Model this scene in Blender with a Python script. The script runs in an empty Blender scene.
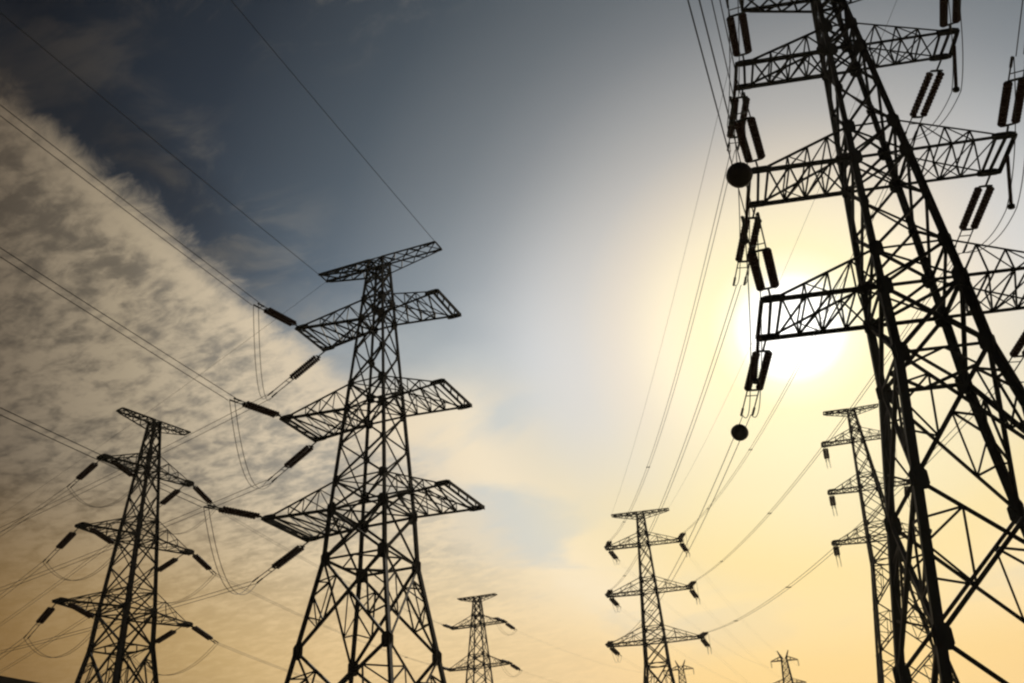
import bpy, bmesh, math, random
from mathutils import Vector, Matrix
random.seed(7)
R = math.radians
scn = bpy.context.scene
COL = scn.collection

# ------------------------------------------------------------------ camera
CAM = {'f': 967.27, 'fw': [0.0, 0.873, 0.488], 'rt': [0.999, 0.026, -0.046], 'up': [0.052, -0.487, 0.872]}
EYE = Vector((0, 0, 1.6))
cd = bpy.data.cameras.new('Camera'); cam = bpy.data.objects.new('Camera', cd); COL.objects.link(cam)
rt, up, fw = Vector(CAM['rt']), Vector(CAM['up']), Vector(CAM['fw'])
m = Matrix((rt, up, -fw)).transposed().to_4x4(); m.translation = EYE
cam.matrix_world = m
cd.sensor_width = 36; cd.lens = CAM['f'] / 1024 * 36
cd.clip_start = 0.1; cd.clip_end = 20000
scn.camera = cam
scn.view_settings.view_transform = 'Standard'; scn.view_settings.look = 'None'
scn.view_settings.exposure = 0; scn.view_settings.gamma = 1
scn.view_settings.use_curve_mapping = False
scn.render.resolution_x = 1024; scn.render.resolution_y = 683
scn.cycles.filter_width = 2.3

# ------------------------------------------------------------------ sun
SUN_AZ, SUN_EL = 18.3, 27.9
SUN = Vector((math.sin(R(SUN_AZ)) * math.cos(R(SUN_EL)), math.cos(R(SUN_AZ)) * math.cos(R(SUN_EL)), math.sin(R(SUN_EL))))
sl = bpy.data.lights.new('Sun', 'SUN'); so = bpy.data.objects.new('Sun', sl); COL.objects.link(so)
sl.energy = 2.2; sl.angle = R(0.5); sl.color = (1.0, 0.9, 0.74)
so.rotation_euler = SUN.to_track_quat('Z', 'Y').to_euler(); so.location = SUN * 300

# ------------------------------------------------------------------ sky
world = bpy.data.worlds.new('World'); scn.world = world; world.use_nodes = True
NT = world.node_tree; NT.nodes.clear()
def s2l(c): return tuple(((x / 255) / 12.92 if x / 255 <= .04045 else ((x / 255 + .055) / 1.055) ** 2.4) for x in c)
class G:
    """tiny wrapper for building node graphs"""
    def __init__(s, nt): s.nt = nt
    def node(s, t, **k):
        n = s.nt.nodes.new(t)
        for a, b in k.items(): setattr(n, a, b)
        return n
    def put(s, sock, v):
        if isinstance(v, bpy.types.NodeSocket): s.nt.links.new(v, sock)
        elif v is not None: sock.default_value = v
    def math(s, op, a, b=None, c=None, clamp=False):
        n = s.node('ShaderNodeMath', operation=op, use_clamp=clamp)
        for i, v in enumerate((a, b, c)): s.put(n.inputs[i], v)
        return n.outputs[0]
    def vec(s, op, a, b=None):
        n = s.node('ShaderNodeVectorMath', operation=op)
        s.put(n.inputs[0], a)
        if b is not None: s.put(n.inputs[1], b)
        return n.outputs['Value'] if op in ('DOT_PRODUCT', 'LENGTH') else n.outputs[0]
    def scale(s, a, f):
        n = s.node('ShaderNodeVectorMath', operation='SCALE'); s.put(n.inputs[0], a); s.put(n.inputs['Scale'], f); return n.outputs[0]
    def step(s, x, lo, hi, a=0., b=1.):
        n = s.node('ShaderNodeMapRange', interpolation_type='SMOOTHSTEP')
        s.put(n.inputs['Value'], x)
        for k, v in (('From Min', lo), ('From Max', hi), ('To Min', a), ('To Max', b)): s.put(n.inputs[k], v)
        return n.outputs['Result']
    def ramp(s, x, stops, rng=1.):
        n = s.node('ShaderNodeValToRGB'); cr = n.color_ramp
        cr.interpolation = 'EASE' if False else 'LINEAR'
        while len(cr.elements) < len(stops): cr.elements.new(.5)
        for e, (p, c) in zip(cr.elements, stops): e.position = p / rng; e.color = (*c, 1)
        s.put(n.inputs[0], s.math('DIVIDE', x, rng)); return n.outputs['Color']
    def mix(s, f, a, b, blend='MIX'):
        n = s.node('ShaderNodeMix', data_type='RGBA', blend_type=blend)
        s.put(n.inputs[0], f); s.put(n.inputs[6], a); s.put(n.inputs[7], b); return n.outputs[2]
    def noise(s, v, scale, detail=4., rough=.55, dist=0.):
        n = s.node('ShaderNodeTexNoise'); s.put(n.inputs['Vector'], v)
        n.inputs['Scale'].default_value = scale; n.inputs['Detail'].default_value = detail
        n.inputs['Roughness'].default_value = rough; n.inputs['Distortion'].default_value = dist
        return n.outputs['Fac']
g = G(NT)
D = g.vec('NORMALIZE', g.node('ShaderNodeTexCoord').outputs['Generated'])
sky = g.node('ShaderNodeTexSky', sky_type='NISHITA', sun_disc=False)
sky.sun_elevation = R(SUN_EL); sky.sun_rotation = R(SUN_AZ); sky.dust_density = 2.5
ang = g.math('MULTIPLY', g.math('ARCCOSINE', g.math('MINIMUM', g.vec('DOT_PRODUCT', D, tuple(SUN)), .999999)), 180 / math.pi)
xyz = g.node('ShaderNodeSeparateXYZ'); g.put(xyz.inputs[0], D)
dz = xyz.outputs['Z']
el = g.math('MULTIPLY', g.math('ARCSINE', dz), 180 / math.pi)
# cloud layer seen in perspective: direction projected on a flat deck
deck = g.vec('MULTIPLY', g.scale(D, g.math('DIVIDE', 1., g.math('ADD', g.math('MAXIMUM', dz, 0.), .10))), (1, 1, 0))
mp = g.node('ShaderNodeMapping'); g.put(mp.inputs['Vector'], deck); mp.vector_type = 'TEXTURE'; mp.inputs['Rotation'].default_value = (0, 0, R(-32)); mp.inputs['Scale'].default_value = (1., .62, 1.)
deckr = mp.outputs[0]
n_big = g.noise(deck, 1.6, 5, .55)
n_rip = g.noise(deckr, 11., 6, .62, .5)
n_fine = g.noise(deckr, 24., 4, .6, .3)
n_soft = g.noise(D, 3.2, 3, .5)
# clear air high up: aureole falling to a deep blue away from the sun
hi = g.ramp(ang, [(0, (1.6, 1.6, 1.55)), (2.3, (1.3, 1.28, 1.2)), (3.3, s2l((255, 250, 216))), (4.6, s2l((254, 242, 194))), (7.2, s2l((248, 234, 202))), (9.7, s2l((224, 214, 198))), (12.2, s2l((196, 194, 190))),
                  (15, s2l((174, 176, 177))), (18, s2l((146, 152, 157))), (21, s2l((124, 133, 140))), (27, s2l((86, 98, 109))), (35, s2l((50, 60, 72))), (45, s2l((19, 25, 34))), (70, s2l((12, 16, 22))), (120, s2l((16, 19, 26)))], 120.)
lo = g.ramp(ang, [(0, (1.6, 1.6, 1.55)), (2.3, (1.3, 1.28, 1.2)), (3.3, s2l((255, 250, 212))), (4.8, s2l((254, 242, 188))), (10, s2l((253, 236, 180))), (14, s2l((252, 228, 164))), (20, s2l((250, 221, 158))), (27, s2l((248, 220, 166))),
                  (33, s2l((236, 203, 146))), (40, s2l((198, 162, 102))), (48, s2l((146, 113, 60))), (75, s2l((50, 42, 34))), (120, s2l((28, 28, 30)))], 120.)
orange = g.ramp(ang, [(0, s2l((255, 236, 180))), (16, s2l((255, 219, 142))), (22, s2l((250, 210, 142))), (27, s2l((250, 212, 146))), (31, s2l((244, 204, 136))), (36, s2l((224, 186, 120))), (46, s2l((150, 114, 60))), (70, s2l((66, 50, 34))), (120, s2l((32, 30, 30)))], 120.)
hi = g.scale(hi, g.math('MULTIPLY', g.step(el, 26., 50., 1.12, .6), g.math('ADD', 1., g.math('MULTIPLY', g.step(el, 40., 27.), g.step(ang, 9., 16., 0., .34)))))
low = g.mix(g.step(el, 19., 8.), lo, orange)
e_lo = g.step(g.math('ADD', el, g.math('MULTIPLY', g.math('SUBTRACT', n_soft, .5), 12.)), 29., 14.)
clear = g.mix(e_lo, hi, low)
# thin peach / bluish veils low in the middle
veil = g.ramp(ang, [(0, (1.1, 1.05, .9)), (8, s2l((255, 246, 210))), (18, s2l((250, 234, 204))), (26, s2l((245, 224, 190))), (34, s2l((210, 190, 158))), (50, s2l((130, 108, 80))), (90, s2l((40, 38, 38)))], 120.)
blue = g.ramp(ang, [(0, (1.1, 1.1, 1.)), (10, s2l((243, 242, 228))), (18, s2l((212, 215, 210))), (26, s2l((192, 195, 193))), (36, s2l((154, 150, 140))), (50, s2l((98, 92, 80))), (90, s2l((36, 36, 40)))], 120.)
vn = g.noise(deck, 2.4, 5, .5, .4)
vb = g.mix(g.math('MULTIPLY', g.step(vn, .38, .53), g.step(el, 29., 24.5)), blue, veil)
vmask = g.math('MULTIPLY', g.step(g.math('ADD', el, g.math('MULTIPLY', g.math('SUBTRACT', n_big, .5), 14.)), 32., 24.), g.step(el, 9., 15., 0., .85))
vmask = g.math('MULTIPLY', vmask, g.step(ang, 13., 20.))
clear = g.mix(vmask, clear, vb)
# rippled cloud sheet whose edge runs down from the upper left
def raydir(px, py): return (fw * CAM['f'] + rt * (px - 512) - up * (py - 341.5)).normalized()
EDGE = raydir(0, 66).cross(raydir(262, 296)).normalized()
if EDGE.dot(raydir(60, 400)) < 0: EDGE = -EDGE
ed = g.vec('DOT_PRODUCT', D, tuple(EDGE))
tex0 = g.math('ADD', g.math('MULTIPLY', n_rip, .6), g.math('MULTIPLY', n_fine, .4))
ed2 = g.math('ADD', ed, g.math('ADD', g.math('MULTIPLY', g.math('SUBTRACT', g.noise(deck, .9, 3, .5), .5), 0.10), g.math('MULTIPLY', g.math('SUBTRACT', n_rip, .5), .06)))
cmask = g.math('MULTIPLY', g.step(ed2, -.006, .034), g.step(ang, 15., 26.))
cl_b = g.ramp(ang, [(0, s2l((255, 248, 225))), (18, s2l((238, 224, 200))), (25, s2l((224, 208, 182))), (31, s2l((214, 197, 169))), (38, s2l((168, 153, 128))), (46, s2l((102, 89, 74))), (56, s2l((74, 65, 56))), (90, s2l((36, 34, 32)))], 120.)
cl_d = g.ramp(ang, [(0, s2l((235, 234, 226))), (18, s2l((208, 205, 196))), (25, s2l((174, 168, 156))), (31, s2l((148, 141, 128))), (38, s2l((110, 101, 87))), (46, s2l((70, 61, 51))), (56, s2l((50, 45, 40))), (90, s2l((24, 24, 26)))], 120.)
tex = g.math('ADD', g.math('MULTIPLY', n_rip, .6), g.math('MULTIPLY', n_fine, .4))
tex = g.math('ADD', tex, g.math('MULTIPLY', g.math('SUBTRACT', n_big, .5), .5))
tex = g.math('ADD', tex, g.step(ed2, .06, .012, 0., .17))
cl = g.mix(g.step(tex, .37, .63), cl_d, cl_b)
cl = g.mix(g.step(el, 22., 11., 0., .72), cl, low)
# dark rim of thin blue-black air just outside the sheet, plus faint wisps at the very top
smoke = g.math('MULTIPLY', g.math('MULTIPLY', g.step(ed2, -.15, -.02), g.step(g.noise(deckr, 5., 5, .6, .6), .46, .66)), .42)
clear = g.mix(g.math('MULTIPLY', smoke, g.step(ang, 22., 32.)), clear, cl_d)
rim = g.math('MULTIPLY', g.step(ed2, -.085, -.022), g.step(ed2, .02, -.012))
clear = g.mix(g.math('MULTIPLY', rim, g.step(ang, 26., 40., 0., .6)), clear, (*s2l((30, 33, 38)), 1))
wisp = g.math('MULTIPLY', g.step(n_rip, .50, .74), g.math('MULTIPLY', g.step(el, 43., 50.), g.step(ang, 24., 36., 0., .5)))
clear = g.mix(wisp, clear, cl_d)
final = g.mix(cmask, clear, cl)
haze_col = g.mix(g.step(el, 3., -1.), final, low)
# the physical sky gives the base, the layers above ride on it
total = g.vec('ADD', g.scale(haze_col, 9.6), g.scale(g.scale(sky.outputs[0], .02), g.step(ang, 60., 12., .15, 1.)))
bg = g.node('ShaderNodeBackground'); g.put(bg.inputs['Color'], total); bg.inputs['Strength'].default_value = .1
ow = g.node('ShaderNodeOutputWorld'); NT.links.new(bg.outputs[0], ow.inputs['Surface'])

# ------------------------------------------------------------------ materials
def material(name, base, var, rough=.6, metal=0., scale=3., stain=None, bump=0.):
    mt = bpy.data.materials.new(name); mt.use_nodes = True
    nt = mt.node_tree; q = G(nt); b = nt.nodes['Principled BSDF']
    tc = q.node('ShaderNodeTexCoord').outputs['Object']
    n1 = q.noise(tc, scale, 5, .6)
    c = q.mix(n1, (*base, 1), (*var, 1))
    if stain:
        n2 = q.noise(tc, scale * 2.7, 6, .65)
        c = q.mix(q.step(n2, .56, .72), c, (*stain, 1))
    q.put(b.inputs['Base Color'], c)
    q.put(b.inputs['Roughness'], q.math('ADD', q.math('MULTIPLY', n1, .25), rough - .12))
    b.inputs['Metallic'].default_value = metal
    if bump:
        bn = q.node('ShaderNodeBump'); bn.inputs['Strength'].default_value = bump
        q.put(bn.inputs['Height'], n1); q.put(b.inputs['Normal'], bn.outputs[0])
    return mt
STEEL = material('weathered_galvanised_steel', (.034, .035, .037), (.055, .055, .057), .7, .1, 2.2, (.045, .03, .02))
PORCELAIN = material('brown_porcelain', (.085, .03, .02), (.06, .022, .016), .5, 0., 5.)
WIRE = material('aged_aluminium_wire', (.09, .09, .092), (.06, .06, .062), .75, .1, 1.)
BALLM = material('dark_painted_ball', (.03, .022, .022), (.045, .03, .028), .5, 0., 3.)
GRASS = material('dry_grass_ground', (.07, .075, .03), (.12, .1, .05), .9, 0., .06, (.05, .06, .022), .3)
WALLM = material('stained_concrete', (.25, .23, .2), (.33, .31, .28), .85, 0., .8, (.16, .14, .12))
ROOFM = material('dark_roof_sheet', (.05, .045, .042), (.07, .06, .055), .7, 0., 1.2)
GLASSM = material('dark_window_glass', (.03, .035, .04), (.04, .045, .05), .12, 0., 1.)

# ------------------------------------------------------------------ mesh helpers
class MB:
    def __init__(s): s.v = []; s.f = []
    def prism(s, p, q, prof, ref=None):
        p, q = Vector(p), Vector(q); d = (q - p)
        if d.length < 1e-6: return
        d.normalize()
        ref = Vector(ref) if ref is not None else Vector((0, 0, 1))
        if abs(d.dot(ref.normalized())) > .97: ref = Vector((1, .3, 0))
        x = (ref - d * ref.dot(d)).normalized(); y = d.cross(x)
        n = len(prof); o = len(s.v)
        for e in (p, q):
            for a, b in prof: s.v.append(e + x * a + y * b)
        for i in range(n): s.f.append((o + i, o + (i + 1) % n, o + n + (i + 1) % n, o + n + i))
        s.f.append(tuple(o + i for i in reversed(range(n)))); s.f.append(tuple(o + n + i for i in range(n)))
    def angle(s, p, q, b, ref=None):
        t = max(b * .12, .012); h = b * .38
        s.prism(p, q, [(h, h), (h - b, h), (h - b, h - t), (h - t, h - t), (h - t, h - b), (h, h - b)], ref)
    def rod(s, p, q, r, n=6):
        s.prism(p, q, [(r * math.cos(2 * math.pi * i / n), r * math.sin(2 * math.pi * i / n)) for i in range(n)])
    def plate(s, c, u, w, n, a, b, t):
        """clipped-corner plate centred at c with half sizes a (along u), b (along w), thickness t"""
        c, u, w, n = Vector(c), Vector(u).normalized(), Vector(w).normalized(), Vector(n).normalized()
        k = .55
        pts = [(a, b * k), (a * k, b), (-a * k, b), (-a, b * k), (-a, -b * k), (-a * k, -b), (a * k, -b), (a, -b * k)]
        s.prism(c - n * t / 2, c + n * t / 2, pts, u)
    def box(s, x0, x1, y0, y1, z0, z1):
        o = len(s.v)
        s.v += [Vector((x, y, z)) for z in (z0, z1) for y in (y0, y1) for x in (x0, x1)]
        s.f += [(o, o + 2, o + 3, o + 1), (o + 4, o + 5, o + 7, o + 6), (o, o + 1, o + 5, o + 4), (o + 2, o + 6, o + 7, o + 3), (o, o + 4, o + 6, o + 2), (o + 1, o + 3, o + 7, o + 5)]
    def tube(s, pts, r, n=5):
        o = len(s.v); N = len(pts)
        for i, p in enumerate(pts):
            p = Vector(p); d = Vector(pts[min(i + 1, N - 1)]) - Vector(pts[max(i - 1, 0)]); d.normalize()
            x = d.cross(Vector((0, 0, 1)))
            if x.length < 1e-4: x = Vector((1, 0, 0))
            x.normalize(); y = x.cross(d)
            for k in range(n):
                a = 2 * math.pi * k / n; s.v.append(p + x * (r * math.cos(a)) + y * (r * math.sin(a)))
        for i in range(N - 1):
            for k in range(n):
                s.f.append((o + i * n + k, o + i * n + (k + 1) % n, o + (i + 1) * n + (k + 1) % n, o + (i + 1) * n + k))
        s.f.append(tuple(o + k for k in reversed(range(n)))); s.f.append(tuple(o + (N - 1) * n + k for k in range(n)))
    def lathe(s, p, q, prof, n=12):
        """prof: list of (distance along p->q, radius)"""
        p, q = Vector(p), Vector(q); d = (q - p).normalized()
        x = d.cross(Vector((0, 0, 1)))
        if x.length < 1e-3: x = d.cross(Vector((1, 0, 0)))
        x.normalize(); y = d.cross(x); o = len(s.v)
        for t, r in prof:
            for k in range(n):
                a = 2 * math.pi * k / n; s.v.append(p + d * t + x * (r * math.cos(a)) + y * (r * math.sin(a)))
        for i in range(len(prof) - 1):
            for k in range(n):
                s.f.append((o + i * n + k, o + i * n + (k + 1) % n, o + (i + 1) * n + (k + 1) % n, o + (i + 1) * n + k))
        s.f.append(tuple(o + k for k in reversed(range(n)))); s.f.append(tuple(o + (len(prof) - 1) * n + k for k in range(n)))
    def build(s, name, mat, parent=None, smooth=False):
        me = bpy.data.meshes.new(name); me.from_pydata([tuple(v) for v in s.v], [], s.f); me.update()
        me.materials.append(mat)
        bm = bmesh.new(); bm.from_mesh(me); bmesh.ops.recalc_face_normals(bm, faces=bm.faces); bm.to_mesh(me); bm.free()
        if smooth:
            for p in me.polygons: p.use_smooth = True
        o = bpy.data.objects.new(name, me); COL.objects.link(o)
        if parent is not None: o.parent = parent
        return o
def tag(o, label=None, cat=None, group=None, kind=None):
    for k, v in (('label', label), ('category', cat), ('group', group), ('kind', kind)):
        if v: o[k] = v
    return o
def empty(name, loc, rz=0.):
    o = bpy.data.objects.new(name, None); COL.objects.link(o); o.location = loc; o.rotation_euler = (0, 0, rz); o.empty_display_size = .5
    return o

# ------------------------------------------------------------------ ground
MOUNDS = [(46, 120, 5, 32), (54, 268, 19, 55), (-140, 330, 10, 110)]
def height(x, y):
    return sum(a * math.exp(-((x - cx) ** 2 + (y - cy) ** 2) / (2 * s * s)) for cx, cy, a, s in MOUNDS)
gm = MB(); NA, rad = 96, [0, 6, 14, 24, 36, 50, 66, 84, 104, 126, 150, 176, 204, 236, 272, 312, 360, 420, 500, 620, 800, 1200, 2200, 5000, 9000]
gm.v.append(Vector((0, 0, height(0, 0))))
for r_ in rad[1:]:
    for k in range(NA):
        a = 2 * math.pi * k / NA; x, y = r_ * math.sin(a), r_ * math.cos(a); gm.v.append(Vector((x, y, height(x, y))))
for k in range(NA): gm.f.append((0, 1 + k, 1 + (k + 1) % NA))
for i in range(len(rad) - 2):
    for k in range(NA):
        a, b = 1 + i * NA, 1 + (i + 1) * NA; gm.f.append((a + k, b + k, b + (k + 1) % NA, a + (k + 1) % NA))
tag(gm.build('ground', GRASS, smooth=True), kind='structure')

# ------------------------------------------------------------------ haze
hz = MB(); hz.box(-9400, 9400, -9400, 9400, -1.0, 75.0)
hm = bpy.data.materials.new('thin_evening_haze'); hm.use_nodes = True
hm.node_tree.nodes.clear(); q = G(hm.node_tree)
pv = q.node('ShaderNodeVolumePrincipled'); pv.inputs['Color'].default_value = (.95, .9, .8, 1); pv.inputs['Density'].default_value = .0001; pv.inputs['Anisotropy'].default_value = .55
hm.node_tree.links.new(pv.outputs[0], q.node('ShaderNodeOutputMaterial').inputs['Volume'])
tag(hz.build('haze', hm), kind='stuff')

# ------------------------------------------------------------------ lattice pylons
TW = [{'x': -8.637,
  'y': 54.048,
  'rot': -0.366,
  'zb': -4.889,
  'z3l': 25.672,
  'z3u': 27.424,
  'z2l': 32.172,
  'z2u': 33.91,
  'z1l': 38.655,
  'z1u': 40.169,
  'z4': 22.725,
  'z5': 17.642,
  'z0': 43.342,
  'w': [1.722, 0.807, 1.87, 2.71],
  'bx': 1.016,
  'by': 1.053,
  'L0': 4.409,
  't0': 0.475,
  'L1': 5.154,
  't1': 1.621,
  'L2': 5.612,
  't2': 1.892,
  'L3': 6.043,
  't3': 2.316},
 {'x': 15.834,
  'y': 32.773,
  'rot': -0.142,
  'zb': -4.943,
  'z3l': 25.672,
  'z3u': 27.424,
  'z2l': 32.172,
  'z2u': 33.91,
  'z1l': 38.655,
  'z1u': 40.169,
  'z4': 22.725,
  'z5': 17.642,
  'z0': 43.289,
  'w': [1.613, 0.807, 1.751, 2.537],
  'bx': 0.918,
  'by': 0.978,
  'L0': 3.807,
  't0': 0.475,
  'L1': 4.852,
  't1': 0.777,
  'L2': 5.323,
  't2': 1.208,
  'L3': 5.958,
  't3': 1.563},
 {'x': -34.126,
  'y': 82.635,
  'rot': 0.953,
  'zb': -2.523,
  'z3l': 25.672,
  'z3u': 27.424,
  'z2l': 32.172,
  'z2u': 33.91,
  'z1l': 38.655,
  'z1u': 40.169,
  'z4': 22.725,
  'z5': 17.642,
  'z0': 43.648,
  'w': [1.84, 0.807, 1.998, 2.895],
  'bx': 0.758,
  'by': 1.108,
  'L0': 3.705,
  't0': 0.475,
  'L1': 4.781,
  't1': 0.45,
  'L2': 5.671,
  't2': 0.45,
  'L3': 6.425,
  't3': 0.45},
 {'x': 16.573,
  'y': 129.588,
  'rot': -0.195,
  'zb': 2.501,
  'z3l': 25.672,
  'z3u': 27.424,
  'z2l': 32.172,
  'z2u': 33.91,
  'z1l': 38.655,
  'z1u': 40.169,
  'z4': 22.725,
  'z5': 17.642,
  'z0': 43.192,
  'w': [1.551, 0.807, 1.683, 2.44],
  'bx': 0.885,
  'by': 0.933,
  'L0': 3.968,
  't0': 0.475,
  'L1': 5.267,
  't1': 0.7,
  'L2': 5.77,
  't2': 0.7,
  'L3': 6.342,
  't3': 0.7},
 {'x': -7.875,
  'y': 158.361,
  'rot': -0.324,
  'zb': -0.565,
  'z3l': 25.672,
  'z3u': 27.424,
  'z2l': 32.172,
  'z2u': 33.91,
  'z1l': 38.655,
  'z1u': 40.169,
  'z4': 22.725,
  'z5': 17.642,
  'z0': 43.214,
  'w': [1.844, 0.807, 2.001, 2.901],
  'bx': 1.067,
  'by': 1.014,
  'L0': 3.318,
  't0': 0.475,
  'L1': 4.774,
  't1': 0.7,
  'L2': 5.324,
  't2': 0.7,
  'L3': 6.114,
  't3': 0.7},
 {'x': 43.86,
  'y': 116.178,
  'rot': -0.243,
  'zb': 10.654,
  'z3l': 25.672,
  'z3u': 27.424,
  'z2l': 32.172,
  'z2u': 33.91,
  'z1l': 38.655,
  'z1u': 40.169,
  'z4': 22.725,
  'z5': 17.642,
  'z0': 42.996,
  'w': [1.785, 0.807, 1.937, 2.808],
  'bx': 1.22,
  'by': 0.885,
  'L0': 3.427,
  't0': 0.475,
  'L1': 4.447,
  't1': 0.7,
  'L2': 4.933,
  't2': 0.7,
  'L3': 5.751,
  't3': 0.7}]
CORN = [(-1, -1), (1, -1), (1, 1), (-1, 1)]
def lerp(a, b, t): return Vector(a) + (Vector(b) - Vector(a)) * t
def make_tower(i, label, detail):
    T = TW[i]
    if i == 5: T['bx'], T['by'] = .88, .75
    gz = height(T['x'], T['y'])
    off = T['zb'] - gz                                   # tower-model z -> height above its own ground
    root = empty('lattice_pylon', (T['x'], T['y'], gz), T['rot'])
    tag(root, label, 'pylon', 'lattice pylons of the power lines')
    Z = lambda k: T['z' + k] + off
    w3, w1, w4, w5 = T['w']; z3, z1 = Z('3l'), Z('1l')
    sl5 = (w5 - w4) / (Z('4') - Z('5'))
    def half(z):
        if z >= z3: return w3 + (w1 - w3) * (z - z3) / (z1 - z3)
        if z >= Z('4'): return w3 + (w4 - w3) * (z3 - z) / (z3 - Z('4'))
        if z >= Z('5'): return w4 + (w5 - w4) * (Z('4') - z) / (Z('4') - Z('5'))
        return w5 + sl5 * (Z('5') - z)
    def P(c, z): w = half(z); return Vector((c[0] * w * T['bx'], c[1] * w * T['by'], z))
    z6 = z3 - 13.3
    lv = [0.0]
    zz = z6
    ex = []
    while zz > 2.5: ex.append(zz); zz -= 6.5
    lv += sorted(ex)
    lv += [Z('5'), Z('4'), z3, Z('3u')]
    def mids(a, b, n): return [a + (b - a) * k / n for k in range(1, n)]
    lv += mids(Z('3u'), Z('2l'), 2) + [Z('2l'), Z('2u')] + mids(Z('2u'), Z('1l'), 2) + [Z('1l'), Z('1u')]
    ztop = Z('0'); lv += mids(Z('1u'), ztop - .75, 2) + [ztop - .75, ztop]
    main = {0.0, Z('5'), Z('4'), z3, Z('3u'), Z('2l'), Z('2u'), Z('1l'), Z('1u'), ztop - .75, ztop} | set(ex)
    thick = 1. if detail else 1.05
    # legs
    for c in CORN:
        mb = MB()
        for a, b in zip(lv[:-1], lv[1:]):
            s = (.30 if b <= z3 + .01 else (.25 if b <= Z('2u') else .2)) * thick
            mb.angle(P(c, a), P(c, b + .02), s, (c[0], c[1] * .999, 0) if False else (c[0], 0, 0))
        if not detail:
            for z in lv[1:-2]:
                p = P(c, z); a = .3 if z in main else .2
                mb.plate(p + Vector((-c[0] * .1, c[1] * .05, 0)), (1, 0, 0), (0, 0, 1), (0, 1, 0), a * .8, a, .03)
                mb.plate(p + Vector((c[0] * .05, -c[1] * .1, 0)), (0, 1, 0), (0, 0, 1), (1, 0, 0), a * .8, a, .03)
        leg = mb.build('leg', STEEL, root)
        if detail:
            for z in lv[1:]:
                big = z in main
                if z > Z('1u') + .1: continue
                a = (.40 if z <= z3 + .01 else (.35 if i == 1 else .30)) if big else .17
                g_ = MB(); p = P(c, z)
                inn = .10
                g_.plate(p + Vector((-c[0] * inn, c[1] * .05, 0)), (1, 0, 0), (0, 0, 1), (0, 1, 0), a * .75, a, .03)
                g_.plate(p + Vector((c[0] * .05, -c[1] * inn, 0)), (0, 1, 0), (0, 0, 1), (1, 0, 0), a * .75, a, .03)
                g_.build('gusset_plate', STEEL, leg)
    # face bracing, one mesh per panel of a face on the big ones
    faces = [(CORN[k], CORN[(k + 1) % 4]) for k in range(4)]
    for c, d in faces:
        acc = MB()
        for a, b in zip(lv[:-1], lv[1:]):
            mb = MB() if detail else acc
            if b - a < 1.0 and b == ztop: s = .09
            else: s = (.15 if b <= z3 + .01 else .105)
            s *= thick
            A, B, Cc, Dd = P(c, a), P(d, a), P(c, b), P(d, b)
            nrm = Vector((c[0] + d[0], c[1] + d[1], 0)).normalized()
            e = nrm * .03
            mb.angle(A + e, Dd + e, s, nrm); mb.angle(B - e, Cc - e, s, nrm)
            if b <= Z('4') + .01 and b - a > 3.5:       # redundant members of the spread legs
                la, lb = (B - A).length, (Dd - Cc).length; t = la / (la + lb)
                X = lerp(A, Dd, t); r_ = s * .55
                for (U, V, Wa, Wb) in ((A, Cc, A, Cc), (B, Dd, B, Dd)):
                    m_ = lerp(U, V, t)
                    for e1, e2 in ((U, .5), (V, .5)):
                        q_ = lerp(e1, X, e2); l_ = lerp(e1, m_, .62)
                        mb.angle(q_, l_, r_, nrm); mb.angle(q_, m_, r_, nrm)
                    mb.angle(lerp(U, X, .5), lerp(V, X, .5), r_, nrm)
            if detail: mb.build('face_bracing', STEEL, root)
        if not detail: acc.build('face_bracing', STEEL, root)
    # horizontal frames with plan bracing
    for z in lv[1:]:
        if z in main and z not in ex and z != Z('5'):
            mb = MB(); s = (.13 if z <= z3 + .01 else .1) * thick
            q = [P(c, z) for c in CORN]
            for k in range(4): mb.angle(q[k], q[(k + 1) % 4], s)
            if z not in (Z('4'),): mb.angle(q[0] + Vector((0, 0, .05)), q[2] + Vector((0, 0, .05)), s * .8); mb.angle(q[1] - Vector((0, 0, .05)), q[3] - Vector((0, 0, .05)), s * .8)
            else:
                h = [lerp(q[k], q[(k + 1) % 4], .5) for k in range(4)]
                for k in range(4): mb.angle(h[k], h[(k + 1) % 4], s * .8)
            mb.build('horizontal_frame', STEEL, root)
    # cross arms
    for n in (1, 2, 3):
        zl, zu = Z('%dl' % n), Z('%du' % n); L, wt = T['L%d' % n], T['t%d' % n]
        for sx in (-1, 1):
            low = {}; topc = {}
            for sy in (-1, 1):
                low[sy] = (P((sx, sy), zl), Vector((sx * L, sy * wt, zl)))
                topc[sy] = (P((sx, sy), zu), Vector((sx * (L - .75), sy * (wt + (0 if wt > .3 else 0)), zl + .16)))
            lace = MB(); nb = 3 if i > 1 else 4; s = (.085 if i == 0 else .07) * thick
            bays = [k / nb for k in range(nb + 1)]
            bl = {sy: [lerp(*low[sy], t * (L - .75 - abs(low[sy][0].x)) / (L - abs(low[sy][0].x))) for t in bays] for sy in (-1, 1)}
            bt = {sy: [lerp(*topc[sy], t) for t in bays] for sy in (-1, 1)}
            for k in range(nb):
                lace.angle(bl[-1][k], bl[1][k + 1], s); lace.angle(bl[1][k], bl[-1][k + 1], s)
                if k: lace.angle(bl[-1][k], bl[1][k], s * .9)
                if k: lace.angle(bt[-1][k], bt[1][k], s * .8)
                for sy in (-1, 1):
                    if k: lace.angle(bl[sy][k], bt[sy][k], s * .8)
                    if k < nb - 1:
                        lace.angle(bt[sy][k + (k % 2 == 0)], bl[sy][k + (k % 2 == 1)], s * .8) if k else lace.angle(bl[sy][0], bt[sy][1], s * .8)
                        if k: lace.angle(bt[sy][k], bl[sy][k + 1], s * .8)
            lace.angle(bl[-1][nb], bl[1][nb], s * 1.3)
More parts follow.
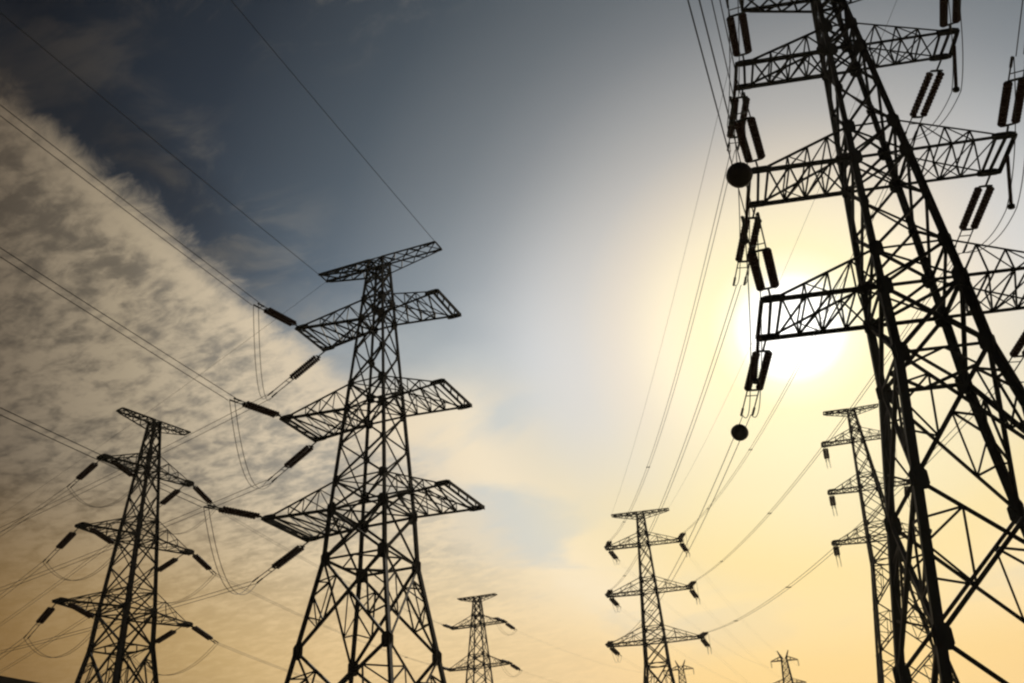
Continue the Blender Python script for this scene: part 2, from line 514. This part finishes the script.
            if wt > .3: lace.angle(low[-1][1] - Vector((sx * .35, 0, 0)), low[1][1] - Vector((sx * .45, 0, 0)), s * (1.5 if i == 1 else 2.2))
            if wt > .3 and i != 1:
                for u_ in (0, .25, .5, .75): lace.angle(lerp(low[-1][1], low[1][1], u_), lerp(low[-1][1], low[1][1], u_ + .25) - Vector((sx * .45, 0, 0)), s)
            lace.angle(low[-1][1], low[1][1], (.14 if i == 1 else .22) * thick)
            arm = None
            parts = []
            for sy in (-1, 1):
                for (p_, q_), b_ in ((low[sy], .15), (topc[sy], .085)):
                    mb = lace if not detail else MB()
                    mb.angle(p_, q_, b_ * thick)
                    if detail: parts.append(mb)
            tips = []
            for sy in (-1, 1):
                mb = lace if not detail else MB()
                c_ = low[sy][1] - Vector((sx * .42, 0, 0))
                mb.plate(c_ + Vector((0, 0, .05)), (1, 0, 0), (0, 0, 1), (0, 1, 0), .48, .16, .05)
                mb.plate(c_ + Vector((0, 0, -.03)), (1, 0, 0), (0, 1, 0), (0, 0, 1), .48, .12, .05)
                if detail: tips.append(mb)
            arm = lace.build('cross_arm', STEEL, root)
            for mb in parts: mb.build('chord', STEEL, arm)
            for mb in tips: mb.build('tip_plate', STEEL, arm)
    # earth wire arms at the top
    L, wt = T['L0'], T['t0']
    for sx in (-1, 1):
        mb = MB(); s = .075 * thick; nb = 4
        up_ = {}; dn_ = {}
        for sy in (-1, 1):
            up_[sy] = (P((sx, sy), ztop), Vector((sx * L, sy * wt, ztop)))
            dn_[sy] = (P((sx, sy), ztop - .75), Vector((sx * (L - .3), sy * wt, ztop - .12)))
            mb.angle(*up_[sy], .13 * thick); mb.angle(*dn_[sy], .09 * thick)
        for k in range(nb):
            a, b = k / nb, (k + 1) / nb
            mb.angle(lerp(*up_[-1], a), lerp(*up_[1], b), s); mb.angle(lerp(*up_[1], a), lerp(*up_[-1], b), s)
            for sy in (-1, 1):
                mb.angle(lerp(*up_[sy], a), lerp(*dn_[sy], b), s); mb.angle(lerp(*dn_[sy], b), lerp(*up_[sy], b), s)
        mb.angle(up_[-1][1], up_[1][1], .12 * thick)
        for sy in (-1, 1): mb.plate(up_[sy][1] - Vector((sx * .25, 0, .03)), (1, 0, 0), (0, 1, 0), (0, 0, 1), .3, .1, .05)
        mb.build('earth_wire_arm', STEEL, root)
    return root
TNAME = ['the tall left pylon', 'the huge right pylon', 'the far left pylon', 'the thin pylon', 'the small bottom pylon', 'the slim hidden pylon']
make_tower(0, 'tall dark lattice pylon left of centre, its right arms carrying no wires', True)
make_tower(1, 'huge close lattice pylon cut off by the top and right edges of the photo', True)
make_tower(2, 'leaning-looking pylon at far left, seen corner-on against brown clouds', True)
make_tower(3, 'thin distant pylon right of centre with short strings on six arms', False)
make_tower(4, 'small distant pylon at bottom centre beside the tall left pylon', False)
make_tower(5, 'slim distant pylon partly hidden behind the legs of the huge right one', False)

# two far pylons with raised horns
def horn_tower(x, y, ztop, label, rot, k=1.):
    gz = height(x, y); H = ztop - gz
    root = tag(empty('horned_pylon', (x, y, gz), rot), label, 'pylon', 'faint pylons on the horizon')
    zt = H - 1.5 * k
    def hw(z): return (.6 * k + (zt - z) * .075) if z > zt * .45 else .6 * k + zt * .55 * .075 + (zt * .45 - z) * .13
    lv = [0]; 
    while lv[-1] < zt - 1.6: lv.append(min(zt, lv[-1] + max(1.5, (zt - lv[-1]) * .16)))
    P = lambda c, z: Vector((c[0] * hw(z), c[1] * hw(z), z))
    for c in CORN:
        mb = MB(); mb.angle(P(c, 0), P(c, zt * .45), .24); mb.angle(P(c, zt * .45), P(c, zt), .2); mb.build('leg', STEEL, root)
    for j in range(4):
        mb = MB(); c, d = CORN[j], CORN[(j + 1) % 4]
        for a, b in zip(lv[:-1], lv[1:]): mb.angle(P(c, a), P(d, b), .12); mb.angle(P(d, a), P(c, b), .12); mb.angle(P(c, b), P(d, b), .1)
        mb.build('face_bracing', STEEL, root)
    for sx in (-1, 1):
        mb = MB()
        for sy in (-1, 1):
            mb.angle((sx * .2 * k, sy * .4 * k, zt - .6), (sx * 1.35 * k, 0, H), .17); mb.angle((sx * .45 * k, sy * .4 * k, zt - 1.4), (sx * 1.35 * k, 0, H), .14)
        mb.build('horn', STEEL, root)
    for dz_, L in ((.9, 3.3), (6.4, 4.3), (11.9, 4.9)):
        z = zt - dz_ * k
        for sx in (-1, 1):
            mb = MB(); w = hw(z)
            for sy in (-1, 1):
                mb.angle((sx * w, sy * w, z), (sx * L * k, 0, z - .1), .18); mb.angle((sx * hw(z + 1), sy * w, z + 1.0 * k), (sx * L * k, 0, z), .13)
                for t in (.33, .66): mb.angle(lerp((sx * w, sy * w, z), (sx * L * k, 0, z), t), lerp((sx * w, sy * w, z + 1.0 * k), (sx * L * k, 0, z), t), .09)
            a_ = mb.build('cross_arm', STEEL, root)
    return root, zt
H7, zt7 = horn_tower(63.9, 252, 49.4, 'tiny faint horned pylon low on the horizon right of centre', R(-8))
H8, zt8 = horn_tower(41.7, 277, 53.0, 'tiny faint pylon mostly hidden behind the thin pylon right of centre', R(-10))

# ------------------------------------------------------------------ insulator strings
ST = {tuple(k): (Vector(a), Vector(b)) for k, a, b in [[[0, 1, -1, -1], [-13.703, 54.255, 33.765], [-15.613, 50.445, 33.365]], [[0, 2, -1, -1], [-14.228, 54.166, 27.283], [-16.515, 50.561, 26.983]],
 [[0, 3, -1, -1], [-14.782, 53.924, 20.783], [-17.287, 50.437, 20.433]], [[0, 1, -1, 1], [-12.542, 57.282, 33.765], [-17.198, 60.826, 32.215]],
 [[0, 2, -1, 1], [-12.872, 57.699, 27.283], [-16.878, 61.429, 26.083]], [[0, 3, -1, 1], [-13.123, 58.249, 20.783], [-17.34, 61.502, 19.233]],
 [[1, 1, -1, -1], [11.267, 32.64, 33.711], [9.89, 28.263, 33.161]], [[1, 2, -1, -1], [10.739, 32.279, 27.229], [8.969, 27.561, 27.129]],
 [[1, 3, -1, -1], [10.061, 32.017, 20.729], [8.14, 26.286, 20.629]], [[1, 1, -1, 1], [11.486, 34.177, 33.711], [11.751, 38.544, 33.611]],
 [[1, 2, -1, 1], [11.08, 34.671, 27.229], [11.1, 39.766, 26.279]], [[1, 3, -1, 1], [10.502, 35.112, 20.729], [10.573, 40.594, 19.779]],
 [[1, 1, 1, -1], [20.181, 31.369, 33.711], [18.551, 27.451, 32.861]], [[1, 2, 1, -1], [20.587, 30.875, 27.229], [19.097, 26.248, 27.129]],
 [[1, 1, 1, 1], [20.4, 32.907, 33.711], [20.332, 37.879, 33.111]], [[1, 2, 1, 1], [20.928, 33.268, 27.229], [21.271, 38.416, 26.579]],
 [[1, 3, 1, 1], [21.606, 33.529, 20.729], [21.707, 38.931, 20.079]], [[2, 1, 1, -1], [-31.192, 85.985, 36.132], [-29.735, 89.694, 34.832]],
 [[2, 2, 1, -1], [-30.676, 86.711, 29.65], [-29.445, 90.599, 28.55]], [[2, 3, 1, -1], [-30.24, 87.325, 23.15], [-28.755, 91.133, 22.2]],
 [[2, 1, -1, 1], [-37.06, 79.284, 36.132], [-40.895, 82.148, 34.782]], [[2, 2, -1, 1], [-37.576, 78.559, 29.65], [-42.096, 82.788, 28.1]],
 [[2, 3, -1, 1], [-38.013, 77.944, 23.15], [-42.543, 82.935, 21.6]], [[2, 1, 1, 1], [-31.926, 86.507, 36.132], [-36.645, 90.239, 34.582]],
 [[2, 2, 1, 1], [-31.41, 87.232, 29.65], [-37.191, 91.33, 28.1]], [[2, 3, 1, 1], [-30.973, 87.847, 23.15], [-37.002, 92.35, 21.6]],
 [[1, 3, 1, -1], [21.165, 30.435, 20.729], [19.499, 25.307, 20.429]], [[2, 1, -1, -1], [-36.327, 78.763, 36.132], [-34.713, 82.756, 35.232]],
 [[4, 1, 1, 1], [-3.458, 157.619, 38.089], [-1.817, 161.681, 37.689]], [[4, 1, -1, -1], [-12.291, 159.104, 38.089], [-13.374, 155.887, 37.889]],
 [[4, 1, 1, -1], [-3.903, 156.291, 38.089], [-4.986, 153.074, 37.889]], [[3, 1, -1, -1], [11.614, 129.855, 41.155], [11.614, 125.584, 40.655]],
 [[3, 1, -1, 1], [11.885, 131.228, 41.155], [13.452, 135.309, 40.655]], [[5, 1, -1, 1], [40.052, 117.843, 49.309], [41.374, 122.01, 48.809]],
 [[3, 1, 1, -1], [21.26, 127.947, 41.155], [21.26, 123.676, 40.655]], [[3, 1, 1, 1], [21.532, 129.321, 41.155], [23.099, 133.402, 40.655]],
 [[5, 1, 1, 1], [48.004, 115.871, 49.309], [49.326, 120.038, 48.809]], [[2, 2, -1, -1], [-36.843, 78.037, 29.65], [-35.229, 82.031, 28.75]],
 [[4, 2, 1, 1], [-2.936, 157.444, 31.607], [-1.295, 161.506, 31.207]], [[4, 2, -1, -1], [-12.813, 159.279, 31.607], [-13.896, 156.062, 31.407]],
 [[4, 2, 1, -1], [-3.381, 156.116, 31.607], [-4.464, 152.899, 31.407]], [[3, 2, -1, -1], [11.12, 129.952, 34.673], [11.12, 125.681, 34.173]],
 [[3, 2, -1, 1], [11.392, 131.326, 34.673], [12.958, 135.407, 34.173]], [[5, 2, -1, 1], [39.579, 117.96, 42.827], [40.901, 122.127, 42.327]],
 [[3, 2, 1, -1], [21.754, 127.85, 34.673], [21.754, 123.579, 34.173]], [[3, 2, 1, 1], [22.026, 129.223, 34.673], [23.592, 133.304, 34.173]],
 [[5, 2, 1, 1], [48.477, 115.754, 42.827], [49.799, 119.921, 42.327]], [[2, 3, -1, -1], [-37.279, 77.423, 23.15], [-35.666, 81.416, 22.25]],
 [[4, 3, 1, 1], [-2.187, 157.192, 25.107], [-0.546, 161.255, 24.707]], [[4, 3, -1, -1], [-13.562, 159.53, 25.107], [-14.645, 156.313, 24.907]],
 [[4, 3, 1, -1], [-2.632, 155.865, 25.107], [-3.715, 152.648, 24.907]], [[3, 3, -1, -1], [10.559, 130.063, 28.173], [10.559, 125.792, 27.673]],
 [[3, 3, -1, 1], [10.83, 131.437, 28.173], [12.397, 135.518, 27.673]], [[5, 3, -1, 1], [38.785, 118.157, 36.327], [40.107, 122.324, 35.827]],
 [[3, 3, 1, -1], [22.316, 127.739, 28.173], [22.316, 123.468, 27.673]], [[3, 3, 1, 1], [22.587, 129.112, 28.173], [24.154, 133.193, 27.673]],
 [[5, 3, 1, 1], [49.271, 115.558, 36.327], [50.593, 119.724, 35.827]]]}
LEV = {1: 'top', 2: 'middle', 3: 'lowest'}
SIDE = {-1: 'left', 1: 'right'}
WAY = {-1: 'camera-side', 1: 'far-side'}
def disc_profile(t0, t1, r, n):
    pr = [(t0, .03)]; st = (t1 - t0) / n
    for i in range(n):
        b = t0 + i * st
        pr += [(b + .06 * st, .05), (b + .3 * st, .07), (b + .42 * st, r), (b + .62 * st, r * .97), (b + .7 * st, r * .45), (b + .8 * st, .05)]
    pr.append((t1, .03)); return pr
def insulator_string(key, a, b):
    t, n, sx, sy = key
    far = t >= 3
    d = (b - a); L = d.length; d.normalize()
    side = d.cross(Vector((0, 0, 1))).normalized(); upv = side.cross(d)
    root = empty('insulator_string', a)
    lab = '%s double insulator string, %s %s arm of %s' % (WAY[sy] if t != 2 else {-1: 'right-pointing', 1: 'left-pointing'}[sy], LEV[n], SIDE[sx], TNAME[t])
    tag(root, lab, 'insulator', 'insulator strings hung from the pylon arms')
    z = Vector((0, 0, 0)); sp = {0: .17, 1: .26, 2: .16}.get(t, .18); dr = {0: .15, 1: .175, 2: .165}.get(t, .2)
    i0, i1 = L * .17, L * .17 + min(2.6, L * .6)
    hw_ = MB()
    hw_.rod(z, d * (i0 - .12), .045)
    hw_.plate(d * (i0 - .1), side, d, upv, sp + .04, .06, .03)
    hw_.build('tip_link', STEEL, root)
    for s in (-1, 1):
        mb = MB(); o = side * (s * sp)
        mb.lathe(d * i0 + o, d * i1 + o, disc_profile(0, i1 - i0, dr, 13 if not far else 9), 12 if not far else 6)
        mb.build('disc_stack', PORCELAIN, root)
    mb = MB()
    mb.plate(d * (i1 + .08), side, d, upv, sp + .04, .06, .03); mb.build('yoke_plate', STEEL, root)
    mb = MB()
    for s in (-1, 1):
        o = side * (s * sp)
        mb.rod(d * (i1 + .1) + o, d * (L - .25) + o, .03)
        mb.rod(d * (L - .55) + o, d * L + o, .055)
    mb.rod(d * (i1 + .5) - side * sp, d * (i1 + .5) + side * sp, .025)
    mb.build('dead_end_clamp', STEEL, root)
    return side
SV = {}
for k, (a, b) in ST.items(): SV[k] = insulator_string(k, a, b)

# ------------------------------------------------------------------ conductors
def bundle(pts, side, label, spacer=None, r=.022, sp=.26, group='twin conductor bundles'):
    o0 = Vector(pts[0]); root = tag(empty('conductor_bundle', o0), label, 'power line', group)
    for s in (-1, 1):
        mb = MB(); mb.tube([Vector(p) - o0 + side * (s * sp) for p in pts], r); mb.build('wire', WIRE, root)
    if spacer:
        for i in spacer:
            if 0 < i < len(pts) - 1:
                mb = MB(); p = Vector(pts[i]) - o0; mb.rod(p - side * (sp + .05), p + side * (sp + .05), .035)
                for s in (-1, 1): dd = (Vector(pts[i + 1]) - Vector(pts[i])).normalized(); mb.rod(p + side * (s * sp) - dd * .09, p + side * (s * sp) + dd * .09, .05)
                mb.build('spacer', STEEL, root)
    return root
def ray_wire(E, h, s, k, Ln, n=40):
    E = Vector(E); hx, hy = math.sin(R(h)), math.cos(R(h))
    return [E + Vector((t * hx, t * hy, s * t + k * t * t)) for t in [Ln * i / n for i in range(n + 1)]]
WI = [[[0, 1, -1, -1], [-15.613, 50.445, 33.365], -158, -0.0071, 0.0004, 60], [[0, 2, -1, -1], [-16.515, 50.561, 26.983], -157, 0.0242, 0.0004, 60],
 [[0, 3, -1, -1], [-17.287, 50.437, 20.433], -158, 0.0018, 0.0004, 60], [[0, 1, -1, 1], [-17.198, 60.826, 32.215], -51, -0.0071, 0.0004, 120],
 [[0, 2, -1, 1], [-16.878, 61.429, 26.083], -50, 0.0141, 0.0004, 120], [[0, 3, -1, 1], [-17.34, 61.502, 19.233], -50, 0.0356, 0.0004, 120],
 [[2, 1, -1, 1], [-40.895, 82.148, 34.782], -47, -0.037, 0.0004, 110], [[2, 2, -1, 1], [-42.096, 82.788, 28.1], -44, -0.0593, 0.0004, 110],
 [[2, 3, -1, 1], [-42.543, 82.935, 21.6], -42, -0.0463, 0.0004, 110], [[2, 1, 1, 1], [-36.645, 90.239, 34.582], -44, -0.0764, 0.0004, 110],
 [[2, 2, 1, 1], [-37.191, 91.33, 28.1], -44, -0.067, 0.0004, 110], [[2, 3, 1, 1], [-37.002, 92.35, 21.6], -44, -0.05, 0.0004, 110],
 [[1, 1, -1, -1], [9.89, 28.263, 33.161], -168.2, -0.04, 0.0004, 45], [[1, 2, -1, -1], [8.969, 27.561, 27.129], -161.7, -0.04, 0.0004, 45],
 [[1, 3, -1, -1], [8.14, 26.286, 20.629], -161.2, -0.04, 0.0004, 45], [[1, 1, 1, -1], [18.551, 27.451, 32.861], -165.9, -0.04, 0.0004, 45],
 [[1, 2, 1, -1], [19.097, 26.248, 27.129], -160.3, -0.04, 0.0004, 45], [[1, 3, 1, -1], [19.499, 25.307, 20.429], -161.5, -0.04, 0.0004, 45]]
for key, E, h, s, k, Ln in WI:
    t, n, sx, sy = key
    toward = 'running overhead' if sy < 0 else 'running away left'
    side = Vector((math.cos(R(h)), -math.sin(R(h)), 0))
    bundle(ray_wire(E, h, s, k, Ln), side, 'twin wires from %s %s arm of %s, %s' % (LEV[n], SIDE[sx], TNAME[t], toward), [20, 32] if t != 1 else None, sp={0: .28, 1: .13, 2: .2}[t], r=.02)
def span_pts(E, F, sag, n=36):
    E, F = Vector(E), Vector(F)
    return [lerp(E, F, u) - Vector((0, 0, 4 * sag * u * (1 - u))) for u in [i / n for i in range(n + 1)]]
W2 = [[[1, 1, -1, 1], [11.751, 38.544, 33.611], [11.614, 125.584, 40.655], 3.4], [[1, 2, -1, 1], [11.1, 39.766, 26.279], [11.12, 125.681, 34.173], 2.5],
 [[1, 3, -1, 1], [10.573, 40.594, 19.779], [10.559, 125.792, 27.673], 2.5], [[1, 2, 1, 1], [21.271, 38.416, 26.579], [21.754, 123.579, 34.173], 1.9],
 [[1, 3, 1, 1], [21.707, 38.931, 20.079], [22.316, 123.468, 27.673], 1.8], [[1, 1, 1, 1], [20.332, 37.879, 33.111], [21.26, 123.676, 40.655], 2.5],
 [[2, 1, 1, -1], [-29.735, 89.694, 34.832], [-13.374, 155.887, 37.889], 0.0],
 [[2, 2, 1, -1], [-29.445, 90.599, 28.55], [-13.896, 156.062, 31.407], 0.0],
 [[2, 3, 1, -1], [-28.755, 91.133, 22.2], [-14.645, 156.313, 24.907], 0.0], [[1, 0, -1, 1], [12.132, 33.78, 38.345], [12.588, 129.892, 45.693], 1.5],
 [[1, 0, 1, 1], [19.669, 32.706, 38.345], [20.374, 128.352, 45.693], 1.5]]
for key, E, F, sag in W2:
    t, n, sx, sy = key
    d = (Vector(F) - Vector(E)); side = Vector((d.y, -d.x, 0)).normalized()
    if n:
        tgt = {1: TNAME[3], 2: TNAME[4]}[t]
        if t == 2: sag = .8
        bundle(span_pts(E, F, sag), side, 'twin wires from %s %s arm of %s to %s' % (LEV[n], SIDE[sx], TNAME[t], tgt), [18, 28], sp=(.11 if t == 1 and n < 3 else .18), r=.018)
    else:
        mb = MB(); o = Vector(E); mb.tube([p - o for p in span_pts(E, F, sag)], .01)
        e = mb.build('earth_wire', WIRE); e.location = o
        tag(e, 'single earth wire from the %s tip of %s to %s' % (SIDE[sx], TNAME[t], TNAME[3]), 'power line', 'single earth wires')
GW = [[[0, 0, -1, -1], [-12.923, 55.183, 38.453], -158, -0.0427, 0.0004, 60], [[0, 0, 1, -1], [-4.691, 52.025, 38.453], -158, 0.0309, 0.0004, 60],
 [[0, 0, -1, 1], [-12.583, 56.07, 38.453], -47, -0.048, 0.0004, 110]]
for key, E, h, s, k, Ln in GW:
    t, n, sx, sy = key
    pts = ray_wire(E, h, s, k, Ln); o = Vector(E)
    mb = MB(); mb.tube([p - o for p in pts], .018 if sy < 0 else .011); e = mb.build('earth_wire', WIRE); e.location = o
    tag(e, 'single earth wire from %s top crossbar end of %s, %s' % (SIDE[sx], TNAME[t], 'running overhead' if sy < 0 else 'running away'), 'power line', 'single earth wires')
# onward spans behind the thin and the small pylon
def tower_pt(i, n, sx, sy):
    return ST[(i, n, sx, sy)][1]
for i, (root, zt, nm) in ((3, (H7, zt7, 'the tiny horned pylon')), (4, (H8, zt8, 'the tiny hidden pylon'))):
    for n, (dz_, L) in ((1, (.9, 3.3)), (2, (6.4, 4.3)), (3, (11.9, 4.9))):
        for sx in (-1, 1):
            c = Matrix.Rotation(root.rotation_euler[2], 4, 'Z') @ Vector((sx * L, 0, zt - dz_ - 1.6)) + root.location
            if (i, n, sx, 1) not in ST: continue
            E = tower_pt(i, n, sx, 1); d = c - E; side = Vector((d.y, -d.x, 0)).normalized()
            bundle(span_pts(E, c, 2.6, 24), side, 'distant twin wires, %s %s arm of %s to %s' % (LEV[n], SIDE[sx], TNAME[i], nm), None, r=.006, sp=.2)
for root, zt, nm in ((H7, zt7, 'the tiny horned pylon'), (H8, zt8, 'the tiny hidden pylon')):
    for dz_, L, ln in ((.9, 3.3, 'top'), (6.4, 4.3, 'middle'), (11.9, 4.9, 'lowest')):
        for sx in (-1, 1):
            c = Matrix.Rotation(root.rotation_euler[2], 4, 'Z') @ Vector((sx * L, 0, zt - dz_)) + root.location
            mb = MB(); mb.lathe((0, 0, -.1), (0, 0, -1.6), disc_profile(0, 1.5, .17, 8), 6)
            o = mb.build('suspension_insulator', PORCELAIN); o.location = c
            tag(o, 'short insulator hanging from the %s %s arm tip of %s' % (ln, SIDE[sx], nm), 'insulator', 'hanging insulators on the horizon pylons')

# ------------------------------------------------------------------ jumpers and posts
def jumper(a, b, low, side_a, side_b, label, via=None, sp=.2):
    ctrl = [a, via, b] if via is not None else [a, b]
    pts = []
    for p, q in zip(ctrl[:-1], ctrl[1:]):
        n = 16
        for i in range(n + (q is ctrl[-1])):
            u = i / n; pts.append(lerp(p, q, u) - Vector((0, 0, 4 * low * u * (1 - u) * (1. if via is None else .55))))
    o0 = pts[0].copy(); root = tag(empty('jumper_loop', o0), label, 'jumper cable', 'slack jumper loops under the arms')
    for s in (-1, 1):
        mb = MB(); N = len(pts) - 1
        mb.tube([p - o0 + (lerp(side_a, side_b, i / N)) * (s * sp) for i, p in enumerate(pts)], .02); mb.build('wire', WIRE, root)
JL = {0: 2.4, 1: 1.1, 2: 2.2, 3: 1.6, 4: 1.6}
POST = {}
T1_ = TW[1]
for n in (1, 2, 3):
    for sx in (-1, 1):
        L = T1_['L%d' % n]; zt_ = T1_['z%dl' % n] + T1_['zb']
        loc = Matrix.Rotation(T1_['rot'], 4, 'Z') @ Vector((sx * (L + .02), .1, 0)) + Vector((T1_['x'], T1_['y'], zt_ - .05))
        root = tag(empty('jumper_post', loc), 'thin hanging post under the tip of the %s %s arm of %s' % (LEV[n], SIDE[sx], TNAME[1]), 'insulator', 'hanging jumper posts')
        mb = MB(); pe = Matrix.Rotation(T1_['rot'], 3, 'Z') @ Vector((-.55, 0, -2.45)); mb.lathe((0, 0, 0), pe, disc_profile(0, pe.length, .085, 26), 8); mb.build('post', PORCELAIN, root)
        mb = MB(); mb.lathe(pe * .99, pe * 1.09, [(0, .06), (.05, .15), (.16, .15), (.22, .05)], 8); mb.build('clamp', STEEL, root)
        POST[(n, sx)] = loc + pe * 1.08
done = set()
for (t, n, sx, sy), (a, b) in ST.items():
    if sy > 0 or (t, n, sx, 1) not in ST:
        continue
    b2 = ST[(t, n, sx, 1)][1]
    jumper(b, b2, JL.get(t, 1.5), SV[(t, n, sx, -1)], -SV[(t, n, sx, 1)] if SV[(t, n, sx, 1)].dot(SV[(t, n, sx, -1)]) < 0 else SV[(t, n, sx, 1)],
           'slack jumper loop below the %s %s arm of %s' % (LEV[n], SIDE[sx], TNAME[t]), POST.get((n, sx)) if t == 1 else None)
for n in (1, 2, 3):                                      # slim pylon: one string per arm, jumper hanging back to the arm
    for sx in (-1, 1):
        a, b = ST[(5, n, sx, 1)]
        jumper(b, a + (a - b) * .5 + Vector((0, 0, -.6)), 2.0, SV[(5, n, sx, 1)], SV[(5, n, sx, 1)], 'slack jumper loop below the %s %s arm of %s' % (LEV[n], SIDE[sx], TNAME[5]))

# ------------------------------------------------------------------ marker balls
def ball(c, d, label):
    root = tag(empty('marker_ball', Vector(c)), label, 'marker ball', 'dark marker balls on the conductors')
    mb = MB(); n, r = 18, .405
    d = Vector(d).normalized()
    mb.lathe(-d * r, d * r, [(r - r * math.cos(math.pi * i / n), max(.012, r * math.sin(math.pi * i / n))) for i in range(n + 1)], 28)
    mb.build('shell', BALLM, root, True)
    mb = MB(); mb.lathe(-d * .02, d * .02, [(0, r + .001), (.001, r + .012), (.039, r + .012), (.04, r + .001)], 28); mb.build('seam_band', BALLM, root)
    mb = MB()
    for s in (-1, 1): mb.lathe(d * (s * (r - .02)), d * (s * (r + .12)), [(0, .07), (.1, .05), (.14, .04)], 10)
    mb.build('wire_clamp', STEEL, root)
ball([7.367, 24.014, 20.535], (-.32, -.95, 0), 'larger dark marker ball beside the second left arm of the huge right pylon')
ball([10.573, 42.468, 19.738], (.06, 1, -.05), 'smaller dark marker ball on the wires below the sun')

# ------------------------------------------------------------------ roof corner at the bottom left
def building():
    h = R(22); u = Vector((math.sin(h), math.cos(h), 0))
    z = 12.45; root = empty('flat_roofed_building', Vector((-28.2, 52.6, 0)) - u * 5, -h)   # local y runs along the right-hand wall
    tag(root, 'dark flat roof edge peeping in at the bottom left corner', 'building')
    mb = MB(); mb.box(-11, -.35, .35, 15.6, 0, z - .6); mb.build('wall', WALLM, root)
    mb = MB(); mb.box(-11.4, 0, 0, 16, z - .597, z); mb.build('roof', ROOFM, root)
    for fl in range(3):
        for k in range(4):
            y = 1.6 + k * 3.5; zz = 1.2 + fl * 3.5
            mb = MB(); mb.box(-.4, -.29, y, y + 1.7, zz, zz + 1.7); f = mb.build('window', ROOFM, root)
            mb = MB(); mb.box(-.287, -.275, y + .1, y + 1.6, zz + .1, zz + 1.6); mb.build('pane', GLASSM, f)
building()
